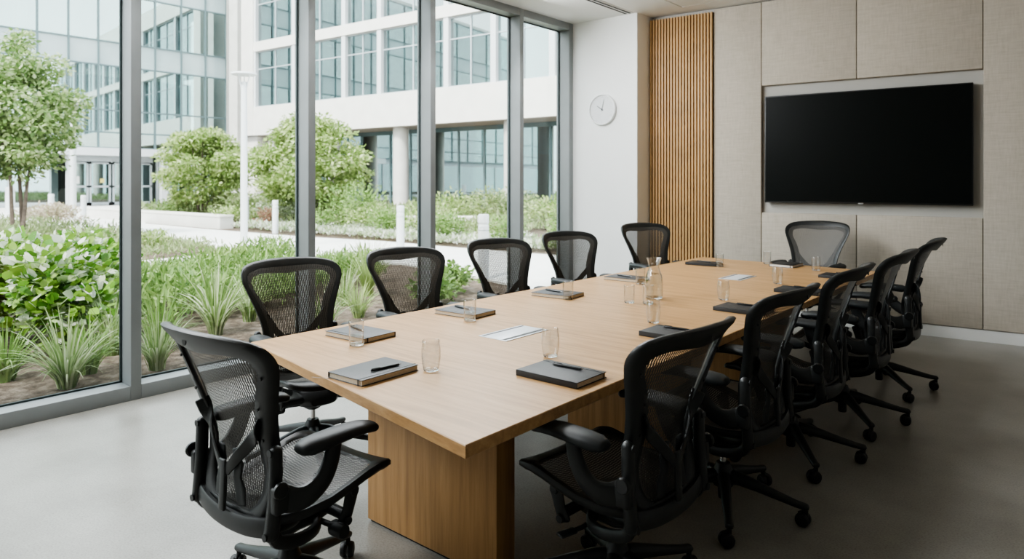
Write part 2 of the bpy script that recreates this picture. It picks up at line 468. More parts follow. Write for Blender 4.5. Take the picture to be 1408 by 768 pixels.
# television in the recess
tv = empty('television', (-4.13, 7.48, 0), math.atan(.084), 'large black flat television in the fabric wall recess', 'television')
ta, tb = U(-2.765), U(-.865)
MB().box(ta, tb, -.005, .055, 1.276, 2.436, .006).build('housing', M['bezel'], tv)
MB().box(ta+.012, tb-.012, -.008, -.004, 1.294, 2.424).build('screen', M['tv'], tv, smooth=False)
MB().box(ta+.35, tb-.35, .05, .086, 1.45, 2.25).build('wall_bracket', M['bezel'], tv, smooth=False)
lg = MB().box((ta+tb)/2-.025, (ta+tb)/2+.025, -.010, -.004, 1.270, 1.286, .002); lg.build('logo_plate', M['logo'], tv)

# clock
ck = empty('wall_clock', (-4.60, 7.2, 2.385), 0, 'round white wall clock on the white pier', 'clock')
MB().lathe([(.0,0),(.178,0),(.19,-.006),(.19,-.035),(.184,-.04),(.176,-.04),(.172,-.03)], 48, axis='y', closed_ends=False).build('rim', M['clock_white'], ck)
MB().lathe([(.0,-.020),(.174,-.020),(.174,-.028),(0,-.028)], 48, axis='y', closed_ends=False).build('face', M['clock_face'], ck)
for k in range(12):
    a = 2*PI*k/12; d = Vector((math.sin(a), 0, math.cos(a)))
    MB().sweep([d*.140+Vector((0,-.029,0)), d*.162+Vector((0,-.029,0))], .005, .002, side=(0,1,0), n=4, p=2).build('hour_mark', M['clock_mark_pale'], ck, smooth=False)
def hand(name, deg, l, w, y):
    a = R(deg); d = Vector((math.sin(a),0,math.cos(a)))
    MB().sweep([d*-.02+Vector((0,y,0)), d*l+Vector((0,y,0))], [.002,.002], [w, w*.7], side=(0,1,0), n=8, p=4).build(name, M['clock_mark'], ck)
hand('hour_hand', 303, .085, .009, -.031); hand('minute_hand', 14, .125, .006, -.034)
MB().lathe([(0,-.028),(.008,-.028),(.008,-.038),(0,-.038)], 16, axis='y', closed_ends=False).build('hub', M['clock_mark'], ck)

# ceiling slot diffuser
sd = empty('slot_diffuser', (-4.22, 7.17, ZC), 0, 'long black twin slot air diffuser in white ceiling near windows', 'air vent')
MB().box(-.062,.062,-3.2,0,-.006,.0,.001).build('frame', M['ceil'], sd)
for k in (-1, 1): MB().box(k*.026-.015, k*.026+.015, -3.18, -.02, -.0075, -.0055).build('slot', M['shadow_gap'], sd, smooth=False)

# ------------------------------------------------------------------ table
TZ = .73
tb_ = empty('conference_table', (-2.25, 4.1, 0), 0, 'long oak conference table on slab pedestals in middle of room', 'table')
P = [(-3.103,1.734),(-1.406,1.458),(-1.417,6.581),(-3.082,6.689)]
top = MB(); th = .042
def slab(mb, pts, z0, z1, b=.003):
    n = len(pts); c = Vector((sum(p[0] for p in pts)/n, sum(p[1] for p in pts)/n))
    def inset(d):
        out = []
        for i in range(n):
            p = Vector(pts[i]); a = (Vector(pts[i-1])-p).normalized(); q = (Vector(pts[(i+1)%n])-p).normalized()
            out.append(p + (a+q)*d)
        return out
    loops = [[(p.x,p.y,z0) for p in inset(b)], [(p.x,p.y,z0+b) for p in inset(0)], [(p.x,p.y,z1-b) for p in inset(0)], [(p.x,p.y,z1) for p in inset(b)]]
    mb.loft(loops)
slab(top, [(x+2.25, y-4.1) for x,y in P], TZ-th, TZ)
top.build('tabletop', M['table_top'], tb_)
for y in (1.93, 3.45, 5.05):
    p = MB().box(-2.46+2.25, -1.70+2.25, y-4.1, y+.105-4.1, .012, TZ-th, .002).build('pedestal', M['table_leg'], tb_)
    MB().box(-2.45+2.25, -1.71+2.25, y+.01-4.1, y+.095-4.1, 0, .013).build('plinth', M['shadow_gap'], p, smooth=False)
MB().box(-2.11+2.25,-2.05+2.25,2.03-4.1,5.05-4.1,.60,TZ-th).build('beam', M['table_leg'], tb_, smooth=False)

# ------------------------------------------------------------------ chair
def prof(z):
    return interp(z, [(.38,-.216),(.43,-.209),(.50,-.201),(.57,-.200),(.64,-.210),(.72,-.232),(.80,-.262),(.88,-.296),(.95,-.330),(1.0,-.360),(1.045,-.392)])
def back_y(x, z):
    k = min(1.0, max(.25, (z-.38)/.25))
    return prof(z) + .075*k*(abs(x)/.28)**2.2
OUT = [(0,.398),(.10,.404),(.168,.434),(.197,.487),(.203,.55),(.200,.61),(.202,.67),(.216,.74),(.244,.82),(.272,.89),(.290,.945),(.284,.99),(.246,1.021),(.15,1.037),(0,1.043)]
INN = [(0,.432),(.08,.438),(.122,.465),(.146,.51),(.151,.555),(.142,.605),(.136,.66),(.146,.73),(.178,.815),(.211,.875),(.230,.915),(.222,.950),(.168,.968),(.09,.966),(0,.958)]
def mirror(l): return l + [np.array((-p[0],p[1])) for p in reversed(l[1:-1])]
OO = mirror(cat_rom(OUT, 5)); II = mirror(cat_rom(INN, 5))

def make_chair():
    root = empty('office_chair', (0,0,0))
    pl = M['plastic']
    # backrest frame
    f = MB(); loops = []
    for o, i in zip(OO, II):
        def P3(t, h):
            x = o[0]*(1-t)+i[0]*t; z = o[1]*(1-t)+i[1]*t
            return (x, back_y(x,z)+h, z)
        loops.append([P3(.12,.016),P3(.0,.013),P3(-.03,-.002),P3(.04,-.014),P3(.25,-.017),P3(.6,-.012),P3(.93,-.008),P3(1,-.002),P3(.93,.006),P3(.5,.009)])
    f.loft(loops, wrap=True)
    for s in (-1,1):
        for (x,z) in ((.245,.90),(.19,.79),(.170,.68)):
            f.lathe([(0,0),(.005,0),(.005,-.004),(0,-.004)], 10, o=(s*x, back_y(x,z)-.014, z), axis='y', closed_ends=False)
    f.lathe([(0,0),(.011,0),(.011,-.003),(0,-.003)], 16, o=(0,back_y(0,1.0)-.016,1.0), axis='y', closed_ends=False)
    bf = f.build('backrest_frame', pl, root, angle=60)
    # backrest mesh
    inn = [a_*.5+b_*.5 for a_, b_ in zip(cat_rom(OUT, 5), cat_rom(INN, 5))]
    g = MB(); rows = 40; cols = 14; vs = []; fs = []
    zlo, zhi = inn[0][1]+.001, inn[-1][1]-.001
    zs = [zlo+(zhi-zlo)*k/(rows-1) for k in range(rows)]
    def halfw(z):
        best = .03
        for a, b in zip(inn[:-1], inn[1:]):
            z0, z1 = a[1], b[1]
            if (z0-z)*(z1-z) <= 0 and abs(z1-z0) > 1e-6:
                best = max(best, a[0]+(b[0]-a[0])*(z-z0)/(z1-z0))
        return best
    for z in zs:
        w = halfw(z)
        for c in range(cols+1):
            x = -w + 2*w*c/cols
            vs.append((x, back_y(x,z)+.0125+.006*(1-(x/w)**2)*min(1,max(0,(z-.43)/.1)), z))
    for r_ in range(rows-1):
        for c in range(cols):
            a = r_*(cols+1)+c; fs.append((a, a+1, a+cols+2, a+cols+1))
    g.add(vs, fs); g.build('backrest_mesh', M['weave_back'], root)
    # Y support behind the back
    y = MB()
    for s in (-1,1):
        pts = cat_rom([(s*.172,back_y(.172,.75)-.010,.75),(s*.130,back_y(.130,.68)-.014,.68),(s*.066,prof(.61)-.032,.612),(s*.012,prof(.57)-.044,.556)], 4)
        y.sweep([tuple(p) for p in pts], [.050-.018*k/12 for k in range(13)], .012, side=(s*.45,0,1), n=10, p=3, round_ends=True)
    y.sweep([(0,prof(.60)-.046,.590),(0,prof(.55)-.047,.545),(0,prof(.5)-.048,.50),(0,prof(.44)-.045,.435)], [.040,.030,.032,.034], [.012,.016,.016,.016], side=(1,0,0), n=10, p=3, round_ends=True)
    y.build('spine_support', pl, root)
    # lumbar pads
    lp = MB()
    for s in (-1,1):
        lp.sweep([(s*.066,prof(.455)-.016,.455),(s*.058,prof(.50)-.020,.50),(s*.046,prof(.54)-.024,.54),(s*.052,prof(.585)-.022,.585),(s*.038,prof(.63)-.020,.628)],
                 [.052,.060,.042,.052,.030], [.010,.014,.014,.014,.010], side=(1,0,0), n=12, p=2.4, round_ends=True)
    lp.build('lumbar_pad', M['pad'], root)
    # yoke along the bottom of the back
    yk = MB()
    pts = cat_rom([(-.218,-.208,.420),(-.18,-.220,.412),(-.10,-.232,.402),(0,-.236,.398),(.10,-.232,.402),(.18,-.220,.412),(.218,-.208,.420)], 3)
    yk.sweep([tuple(p) for p in pts], .024, .064, side=(0,1,0), n=10, p=3)
    yk.build('yoke', pl, root)
    # uprights and arms
    for s in (-1,1):
        u = MB().sweep([(s*.222,-.214,.400),(s*.226,-.204,.50),(s*.224,-.200,.655)], [.042,.040,.038], [.046,.044,.040], side=(1,0,0), n=14, p=2.6, round_ends=True)
        for z in (.40,.655): u.lathe([(0,0),(.012,0),(.012,-.004),(0,-.004)], 14, o=(s*.223,-.237+(.017 if z>.5 else 0),z), axis='y', closed_ends=False)
        u.build('upright', pl, root)
        a = MB()
        pts = cat_rom([(s*.240,-.195,.515),(s*.258,-.155,.500),(s*.270,-.110,.505),(s*.275,-.062,.535),(s*.275,-.030,.585),(s*.270,-.010,.645)], 4)
        n = len(pts)
        a.sweep([tuple(p) for p in pts], [.026+.008*math.sin(PI*k/(n-1)) for k in range(n)], [.085-.030*k/(n-1) for k in range(n)], side=(1,0,0), n=14, p=2.8)
        a.box(s*.246-.018, s*.246+.018, -.226, -.172, .470, .555, .010)
        am = a.build('arm', pl, root)
        w = MB().lathe([(0,-.008),(.022,-.008),(.026,-.004),(.026,.004),(.022,.008),(0,.008)], 18, o=(s*.270,-.212,.55), axis='x', closed_ends=False)
        w.build('height_wheel', M['screw'], am)
        pd = MB()
        L_ = [(-.125,.652,.070,.040),(-.110,.653,.086,.050),(-.06,.656,.094,.050),(.0,.659,.095,.045),(.06,.660,.092,.042),(.11,.657,.088,.040),(.145,.650,.078,.036)]
        pd.sweep([(s*.262, yy, zz) for yy,zz,_,_ in L_], [q_[2] for q_ in L_], [q_[3] for q_ in L_], side=(1,0,0), n=16, p=2.5, round_ends=True)
        pd.build('arm_pad', M['pad'], root)
    # seat
    SO = [(0,-.225),(.10,-.222),(.175,-.205),(.215,-.16),(.235,-.09),(.245,0),(.25,.10),(.252,.20),(.240,.262),(.19,.288),(.10,.298),(0,.300)]
    SI = [(0,-.195),(.09,-.193),(.15,-.180),(.183,-.145),(.202,-.09),(.212,0),(.216,.08),(.214,.165),(.194,.203),(.15,.218),(.08,.226),(0,.228)]
    def seat_z(x, yy):
        return interp(yy, [(-.23,.440),(-.17,.426),(-.10,.420),(0,.428),(.08,.448),(.15,.468),(.21,.478),(.26,.474),(.305,.455)]) + .022*(abs(x)/.25)**2 - .006
    so = mirror(cat_rom(SO,4)); si = mirror(cat_rom(SI,4))
    sf = MB(); loops = []
    for o, i in zip(so, si):
        def P3(t, h):
            x = o[0]*(1-t)+i[0]*t; yy = o[1]*(1-t)+i[1]*t
            return (x, yy, seat_z(x,yy)+h)
        loops.append([P3(.10,.006),P3(0,0),P3(.0,-.014),P3(.25,-.026),P3(.75,-.020),P3(1,-.006),P3(.95,.003),P3(.5,.006)])
    sf.loft(loops, wrap=True); sfr = sf.build('seat_frame', pl, root, angle=60)
    sm = MB(); vs = []; fs = []
    inn = cat_rom(SI,4)
    rows = 18; cols = 12
    def hw(yy):
        best = .02
        for a, b in zip(inn[:-1], inn[1:]):
            if (a[1]-yy)*(b[1]-yy) <= 0 and abs(b[1]-a[1]) > 1e-6: best = max(best, a[0]+(b[0]-a[0])*(yy-a[1])/(b[1]-a[1]))
        return best
    for k in range(rows):
        yy = -.197 + (.232+.197)*k/(rows-1); w = hw(min(max(yy,-.194),.2275))+.006
        for c in range(cols+1):
            x = -w+2*w*c/cols; vs.append((x, yy, seat_z(x,yy)+.002-.010*(1-(x/w)**2)))
    for k in range(rows-1):
        for c in range(cols):
            a = k*(cols+1)+c; fs.append((a,a+1,a+cols+2,a+cols+1))
    sm.add(vs, fs); sm.build('seat_mesh', M['weave_seat'], root)
    # tilt mechanism
    t = MB()
    loops = []
    for yy, w, z0, z1 in ((-.155,.060,.320,.360),(-.13,.085,.300,.372),(-.05,.105,.288,.392),(.04,.110,.286,.400),(.10,.100,.296,.385),(.135,.070,.312,.352)):
        lp_ = []
        for k in range(16):
            a = 2*PI*k/16; ca, sa = math.cos(a), math.sin(a)
            lp_.append((math.copysign(abs(ca)**.6,ca)*w, yy, (z0+z1)/2+math.copysign(abs(sa)**.6,sa)*(z1-z0)/2))
        loops.append(lp_)
    t.loft(loops)
    for s in (-1,1):
        pts = cat_rom([(s*.09,.05,.325),(s*.155,.0,.318),(s*.195,-.09,.330),(s*.215,-.18,.362),(s*.222,-.210,.400)], 4)
        t.sweep([tuple(p) for p in pts], .028, .044, side=(1,0,0), n=12, p=2.5)
        pts = cat_rom([(s*.07,.0,.345),(s*.13,-.07,.360),(s*.17,-.15,.385),(s*.165,-.19,.402)], 3)
        t.sweep([tuple(p) for p in pts], .024, .034, side=(1,0,0), n=10, p=2.5)
    t.tube([(-.205,.085,.345),(.205,.085,.345)], .020, 12)
    t.lathe([(.055,.30),(.050,.275),(.032,.262)], 20, o=(0,0,0))
    tm = t.build('tilt_mechanism', pl, root)
    for s in (-1,1):
        lk = MB()
        lk.sweep([(s*.212,.075,.330),(s*.216,.090,.37),(s*.218,.105,.430)], [.024,.022,.022], [.055,.048,.058], side=(1,0,0), n=14, p=2.2, round_ends=True)
        for yy,zz,r_ in ((.078,.335,.016),(.105,.428,.018)): lk.lathe([(0,0),(r_,0),(r_*.85,s*.006),(0,s*.006)], 16, o=(s*.229,yy,zz), axis='x', closed_ends=False)
        lk.build('seat_link', pl, root)
    kn = MB().tube([(.10,.04,.318),(.185,.05,.315)], .010).lathe([(0,.18),(.022,.182),(.027,.19),(.027,.235),(.022,.245),(0,.245)], 18, o=(0,.05,.312), axis='x', closed_ends=False)
    kn.build('tension_knob', M['pad'], root)
    lv = MB().tube([(-.10,.02,.310),(-.17,.03,.300),(-.215,.045,.296)], .008).sweep([(-.20,.04,.297),(-.255,.055,.295)], [.034,.040],[.016,.012], side=(0,1,0), n=12, round_ends=True)
    lv.build('tilt_lever', M['pad'], root)
    # column and base
    MB().lathe([(.014,.17),(.014,.29)], 20).build('gas_column', M['chrome'], root)
    b = MB()
    b.lathe([(0,.045),(.022,.045),(.024,.055),(.024,.10),(.044,.105),(.052,.125),(.048,.160),(.036,.190),(.030,.205),(.016,.207)], 28)
    for k in range(5):
        a = 2*PI*k/5; d = Vector((math.cos(a), math.sin(a), 0)); sd_ = (-d.y, d.x, 0)
        pts = [d*.025+Vector((0,0,.148)), d*.08+Vector((0,0,.143)), d*.15+Vector((0,0,.128)), d*.235+Vector((0,0,.107)), d*.31+Vector((0,0,.090)), d*.350+Vector((0,0,.084))]
        b.sweep(pts, [.060,.054,.046,.040,.036,.036], [.062,.056,.046,.036,.030,.028], side=sd_, n=12, p=2.4, round_ends=True)
    bs = b.build('base', pl, root)
    for k in range(5):
        a = 2*PI*k/5; d = Vector((math.cos(a), math.sin(a), 0)); ang = a + [1.2,.4,-.9,2.0,-.2][k]
        xf = Matrix.Translation(d*.350) @ Matrix.Rotation(ang, 4, 'Z')
        c = MB()
        for s in (-1,1):
            c.lathe([(0,s*.004),(.026,s*.004),(.0295,s*.008),(.0295,s*.018),(.025,s*.025),(.012,s*.028),(0,s*.028)], 18, o=(-.012,0,.0297), axis='y', closed_ends=False)
        c.tube([(0,0,.030),(0,0,.085)], .010)
        c.sweep([(-.030,0,.052),(-.012,0,.063),(.006,0,.056)], .012, .012, side=(0,1,0), n=8)
        c.build('caster', M['rubber'], bs, xf=xf)
    return root

CH = [  # x, y, facing (0 = away from camera along +y), base turn handled by small variation, scale, label
 (-2.19,1.37,R(2),1.0,'black mesh office chair seen from behind at near head of table'),
 (-1.32,2.16,R(86),1.0,'black mesh chair nearest the camera on the right side of table'),
 (-1.31,3.07,R(88),1.015,'second black mesh chair along right side of table, counted from camera'),
 (-1.28,3.91,R(91),1.03,'middle black mesh chair of five on right side of table'),
 (-1.22,4.70,R(92),1.05,'fourth black mesh chair from camera on right side of table'),
 (-1.21,5.63,R(94),1.06,'black mesh chair on right side of table closest to fabric wall'),
 (-3.27,2.19,R(-99),1.01,'large black mesh chair in front of second window mullion, left side of table'),
 (-3.28,3.05,R(-101),1.01,'second black mesh chair on window side of table, counted from camera'),
 (-3.29,4.00,R(-104),1.01,'middle black mesh chair of five on window side of table'),
 (-3.30,4.94,R(-107),1.015,'fourth black mesh chair on window side, in front of the last window bay'),
 (-3.28,6.22,R(-113),1.03,'black mesh chair on window side in front of oak slat panel'),
 (-2.13,6.98,R(178),1.06,'black mesh chair at far head of table under the television'),
]
BASE_TURN = [R(34), R(-16), R(-7), R(0), R(1), R(2), 0, 0, 0, 0, 0, 0]
proto = make_chair()
made = []
for i, (x,y,rz,sc,lab) in enumerate(CH):
    o = proto if i == 0 else copy_tree(proto)
    made.append(o)
for o, (x,y,rz,sc,lab), bt in zip(made, CH, BASE_TURN):
    o.location = (x,y,0); o.rotation_euler = (0,0,rz); o.scale = (sc,sc,sc)
    tag(o, lab, 'chair', 'black mesh chairs around the conference table')
    for ch in o.children:
        if ch.name.startswith('base'): ch.rotation_euler = (0,0,bt)

# ------------------------------------------------------------------ things on the table
def notebook(x, y, rz, cover, paper, label, l=.295, w=.205, t=.024):
    """local: length along x, spine on the -y side, strap near +y"""
    e = empty('notebook', (x,y,TZ), rz, label, 'notebook', 'notebooks on the conference table')
    MB().box(-l/2, l/2, -w/2, w/2, 0, .003, .0014).box(-l/2, l/2, -w/2, w/2, t-.003, t, .0014).box(-l/2, l/2, -w/2, -w/2+.004, .0, t, .0014).build('cover', M[cover], e)
    MB().box(-l/2+.004, l/2-.004, -w/2+.004, w/2-.004, .003, t-.003).build('pages', M[paper], e, smooth=False)
    s = MB(); yy = w/2-.022
    s.box(-l/2-.001, l/2+.001, yy-.003, yy+.003, t, t+.001).box(-l/2-.0012, -l/2, yy-.003, yy+.003, 0, t+.001).box(l/2, l/2+.0012, yy-.003, yy+.003, 0, t+.001)
    s.build('elastic_strap', M['pen'], e, smooth=False)
    return e
def pen(x, y, rz, z, label):
    e = empty('pen', (x,y,z+.0055), rz, label, 'pen', 'black pens on the notebooks')
    MB().lathe([(0,-.07),(.0035,-.069),(.0048,-.06),(.0052,-.02),(.0052,.05),(.0045,.066),(.0022,.068),(0,.075)], 12, axis='x', closed_ends=False).build('barrel', M['pen'], e)
    MB().box(-.066, -.025, -.0014, .0014, .0055, .0072, .0005).box(-.066,-.060,-.0014,.0014,.002,.0072,.0005).build('clip', M['pen'], e)
    MB().lathe([(0,.066),(.0026,.066),(.001,.078),(0,.079)], 10, axis='x', closed_ends=False).build('tip', M['chrome'], e)
NT = TZ+.024
NB = [ # x,y,angle,cover,paper,label,pen(local x,y,ang) or None,pen label
 (-2.21,1.765,R(92),'nb_grey','paper','grey notebook at near head of table beside the lone barrel tumbler',(.02,-.045,R(-6)),'black pen on the grey notebook at near head of table'),
 (-2.81,2.157,R(3),'nb_grey','paper','grey notebook at first chair on window side, nearest its camera end',(-.055,.02,R(-14)),'black pen on nearest window-side notebook'),
 (-2.812,2.913,R(4),'nb_grey','paper','second grey notebook on window side, left of near power plate',(-.04,.02,R(-12)),'black pen on second window-side notebook'),
 (-2.78,3.78,R(5),'nb_grey','paper','third grey notebook on window side, left of water carafe',(-.04,.01,R(-10)),'black pen on third window-side notebook'),
 (-2.82,4.75,R(2),'nb_grey','paper','fourth grey notebook on window side, behind the carafe',(-.02,.0,R(-10)),'black pen on fourth window-side notebook'),
 (-2.775,6.08,R(4),'nb_black','paper_white','black notebook on window side at oak slat end of table',(-.01,.01,R(-8)),'black pen on the notebook near the oak slats'),
 (-1.615,2.219,R(0),'nb_black','paper','black notebook on right side of table closest to camera',(-.005,.05,R(2)),'black pen on the black notebook closest to camera'),
 (-1.60,3.165,R(0),'nb_black','paper','black notebook at second right-side place, partly behind nearest chair back',(-.02,.055,R(2)),'black pen on the second right-side notebook'),
 (-1.60,4.05,R(-2),'nb_black','paper','black notebook at third right-side place, in front of the third tumbler',(-.0,.06,R(2)),'black pen on the third right-side notebook'),
 (-1.57,4.99,R(0),'nb_black','paper','black notebook at fourth right-side place, beyond the far power plate',(.01,.055,R(2)),'black pen on the fourth right-side notebook'),
 (-1.55,5.95,R(-2),'nb_black','paper','black notebook at last right-side place near fabric wall',(.01,.055,R(2)),'black pen on the last right-side notebook'),
]
for x,y,a,cv,pp,lab,pn,plab in NB:
    flip = cv == 'nb_grey'
    aa = a + PI if (flip and abs(a) < 1) else (a + PI if flip else a)
    notebook(x,y,aa,cv,pp,lab)
    c, s = math.cos(a), math.sin(a)
    pen(x+c*pn[0]-s*pn[1], y+s*pn[0]+c*pn[1], a+pn[2], NT, plab)
notebook(-2.16,6.475,R(-92),'nb_black','paper_white','black notebook with white page edges at far head of table', l=.27, w=.215)
# page marker trailing from the near notebook
rb = MB().sweep([(-2.275,1.622,.7328),(-2.30,1.602,.7318),(-2.335,1.588,.7312),(-2.36,1.575,.7312)], .004, .0006, side=(.5,-.8,0), n=4).build('ribbon_marker', M['nb_grey'])
nb0 = [o for o in C.objects if o.name == 'notebook'][0]
rb.parent = nb0; rb.matrix_parent_inverse = (Matrix.Translation(nb0.location) @ Matrix.Rotation(nb0.rotation_euler.z,4,'Z')).inverted()

def grommet(pts, label):
    c = Vector((sum(p[0] for p in pts)/4, sum(p[1] for p in pts)/4, TZ))
    e = empty('power_plate', c, 0, label, 'table socket', 'power plates let into the tabletop')
    x0, x1, y0, y1 = -.092, .092, -.168, .168
    MB().box(x0, x1, y0, y1, 0, .003, .001).build('plate', M['plate'], e)
    MB().box(x0+.014, x0+.030, y0+.008, y1-.008, .0028, .0036).build('slot', M['slot'], e, smooth=False)
    MB().box(x1-.030, x1-.014, y0+.008, y1-.008, .0028, .0036).build('slot', M['slot'], e, smooth=False)
    MB().box(x0+.033, x1-.033, y0+.008, y1-.008, .003, .0045, .0005).build('lid', M['plate'], e)
grommet([(-2.35,2.54),(-2.33,2.87),(-2.20,2.86),(-2.16,2.53)], 'silver power plate in tabletop nearest the camera')
grommet([(-2.29,5.26),(-2.28,5.61),(-2.11,5.63),(-2.11,5.25)], 'silver power plate in tabletop towards the television')

def glass_thing(x, y, label, outer, wall, base_t, water=None, name='tumbler', cat='glass', group='drinking glasses on the table'):
    e = empty(name, (x,y,TZ), 0, label, cat, group)
    ro = lambda z: interp(z, [(b,a) for a,b in outer])
    # walls above the thick base
    zt = outer[-1][1]; zz = [base_t + (zt-base_t)*k/14 for k in range(15)]
    pr = [(ro(z), z) for z in zz] + [(ro(zt)-wall*.5, zt+.001)] + [(ro(z)-wall, z) for z in reversed(zz)]
    MB().lathe(pr, 32, closed_ends=False).build('bowl', M['tumbler'], e, angle=70)
    bz = [0, .0015, .004] + [base_t*k for k in (.45,.7,1)]
    bp_ = [(0,.001),(ro(0)*.82,0),(ro(0)*.97,.002)] + [(ro(z), z) for z in bz[2:]] + [(ro(base_t)*.8, base_t*.92),(ro(base_t)*.45, base_t*.80),(0, base_t*.76)]
    MB().lathe(bp_, 32, closed_ends=False).build('thick_base', M['solid_glass'], e, angle=70)
    if water:
        wz = [base_t*1.02 + (water-base_t*1.02)*k/8 for k in range(9)]
        wp_ = [(0, wz[0])] + [(ro(z)-wall-.0006, z) for z in wz] + [(0, wz[-1])]
        MB().lathe(wp_, 32, closed_ends=False).build('water', M['water'], e, angle=50)
    return e
STR = [(.031,0),(.033,.008),(.034,.03),(.0355,.118)]
BAR = [(.027,0),(.031,.006),(.036,.03),(.0395,.06),(.039,.09),(.0345,.126)]
def tall(s, sh): return [(a*s, b*s) for a,b in sh]
T_ = [ (-2.654,2.015,tall(1.0,STR),.05,'straight tumbler in front of the nearest window-side notebook'),
       (-2.646,2.779,tall(1.0,STR),.05,'straight tumbler in front of second window-side notebook'),
       (-2.640,3.706,tall(1.0,STR),.05,'straight tumbler in front of third window-side notebook'),
       (-2.610,4.60,tall(1.05,STR),.055,'straight tumbler by fourth window-side notebook, seen behind the carafe'),
       (-2.601,6.018,tall(1.0,STR),.05,'straight tumbler by the notebook at oak slat end of table'),
       (-2.262,3.845,tall(.96,STR),None,'empty straight tumbler just left of the carafe'),
       (-2.150,3.885,tall(1.0,STR),None,'empty straight tumbler in front of the carafe'),
       (-2.345,6.50,tall(1.0,STR),None,'straight tumbler beside the notebook at far head of table'),
       (-1.85,6.30,tall(1.0,STR),None,'straight tumbler by last right-side notebook, below far head chair'),
       (-2.065,1.94,BAR,None,'barrel tumbler standing alone near the table corner closest to camera'),
       (-1.830,2.435,BAR,None,'barrel tumbler behind the nearest right-side notebook'),
       (-1.841,3.385,BAR,None,'barrel tumbler behind second right-side notebook, in front of the carafe'),
       (-1.848,4.335,BAR,None,'barrel tumbler behind third right-side notebook'),
       (-1.830,5.29,BAR,None,'barrel tumbler behind fourth right-side notebook') ]
for x,y,sh,wt,lab in T_: glass_thing(x,y,lab,sh,.0022,.012 if sh[0][0] > .029 else .010,wt)
CAR = [(.050,0),(.056,.008),(.058,.03),(.057,.12),(.054,.150),(.044,.175),(.036,.195),(.034,.210),(.038,.235),(.049,.268)]
glass_thing(-2.225,4.10,'clear glass water carafe in middle of the table',CAR,.003,.012,.165,'carafe','carafe','carafe on the table')

# ------------------------------------------------------------------ outside: ground and paths
GZ = -.03
g = MB().box(-75, -5.25, -25, 60, -.5, GZ).build('ground', M['mulch'], smooth=False); struct(g)
def flat(name, pts, z0, z1, mt):
    m_ = MB(); n = len(pts)
    m_.loft([[(x,y,z0) for x,y in pts], [(x,y,z1) for x,y in pts]])
    return m_.build(name, mt, smooth=False)
far = [(-5.3,11.7),(-8,11.5),(-9,11.4),(-10.9,11.3),(-13.8,11.3),(-16.7,10.8),(-21.5,10.6),(-26.3,10.6),(-34,13.5),(-48.3,19.5)]
near = [(-48.3,8),(-37,7.2),(-30,7.6),(-22.1,8.8),(-18,8.3),(-14.2,7.55),(-13.0,7.5),(-12.75,7.0),(-12.5,4.6),(-12.2,1.0),(-12.2,-12),(-10.9,-12),(-10.9,2),(-11.1,5),(-11.3,6.6),(-10.6,7.9),(-9.8,8.45),(-8.4,8.25),(-6.0,7.6),(-5.3,7.3)]
struct(flat('path', far+near, -.2, .0, M['path']))
struct(flat('trim_2', [(-12.22,-12),(-12.45,-12),(-12.45,1),(-12.75,4.6),(-13.0,6.6),(-13.7,7.35),(-14.2,7.53),(-13.05,7.47),(-12.77,7.0),(-12.52,4.6),(-12.22,1)][::-1], -.2, .12, M['kerb']))

# bench walls
def bench(label, a, b, h, d=.5):
    a = Vector(a); b = Vector(b); l = (b-a).length; rz = math.atan2((b-a).y, (b-a).x)
    e = empty('concrete_bench', (a.x,a.y,0), rz, label, 'low wall')
    MB().box(0, l, .02, d-.02, -.2, h-.07).build('wall_body', M['pier'], e, smooth=False)
    MB().box(-.02, l+.02, 0, d, h-.07, h, .008).build('coping', M['kerb'], e)
bench('long low concrete bench wall across the path under the spreading tree', (-33,10.75), (-21.65,11.0), .42)
bench('low concrete wall in planting beyond the stout bollard', (-17.0,14.2), (-14.6,15.9), .42)

# bollards, lamp posts
def bollard(x, y, h, r, label, z0=0):
    e = empty('bollard', (x,y,z0), 0, label, 'bollard', 'white bollards along the path')
    MB().lathe([(r*1.0,0),(r,h*.82),(r*.9,h*.83),(r*.9,h*.86),(r,h*.87),(r,h-.02),(r*.9,h),(0,h)], 24, closed_ends=False).build('post', M['bollard'], e)
    q = MB()
    for k in range(6): q.lathe([(r*1.012,h*.75-k*.0),(r*1.012,h*.76)], 24, closed_ends=False)
    q.build('light_louvre', M['mull'], e)
bollard(-18.23,10.95,.97,.085,'slim white bollard right of the tall lamp post')
bollard(-11.5,9.90,.99,.085,'white bollard left of the third window mullion')
bollard(-7.23,7.90,1.0,.085,'stout white bollard with a louvred band, nearest the fourth mullion')
bollard(-30.3,9.9,.98,.10,'white bollard on paving in front of the glass entrance')
bollard(-21.6,11.9,1.05,.10,'white bollard half hidden behind the bench wall', GZ)
bollard(-34.6,10.05,.98,.12,'pale bollard among pink grasses before the entrance')
bollard(-40.8,10.1,1.25,.20,'stubby white post at far left by the glass building')
def lamp(x, y, h, r, hr, label):
    e = empty('lamp_post', (x,y,0), 0, label, 'lamp post')
    MB().lathe([(r,.1),(r*.85,h-.25),(r*.8,h-.18),(0,h-.18)], 20, closed_ends=False).build('pole', M['pole'], e)
    MB().lathe([(0,-.1),(r*2.6,-.1),(r*2.6,.10),(r*2.4,.12),(r,.12)], 24, closed_ends=False).build('footing', M['kerb'], e)
    MB().lathe([(0,h-.035),(hr*.9,h-.035),(hr,h-.02),(hr*.96,h+.01),(hr*.3,h+.035),(0,h+.035)], 32, closed_ends=False).build('lamp_disc', M['pole'], e)
    a = MB()
    for k in range(3):
        t = 2*PI*k/3+.5; d = Vector((math.cos(t), math.sin(t), 0))
        a.tube([d*r*.7+Vector((0,0,h-.36)), d*hr*.35+Vector((0,0,h-.18)), d*hr*.5+Vector((0,0,h-.03))], .012, 6)
    a.build('brackets', M['pole'], e)
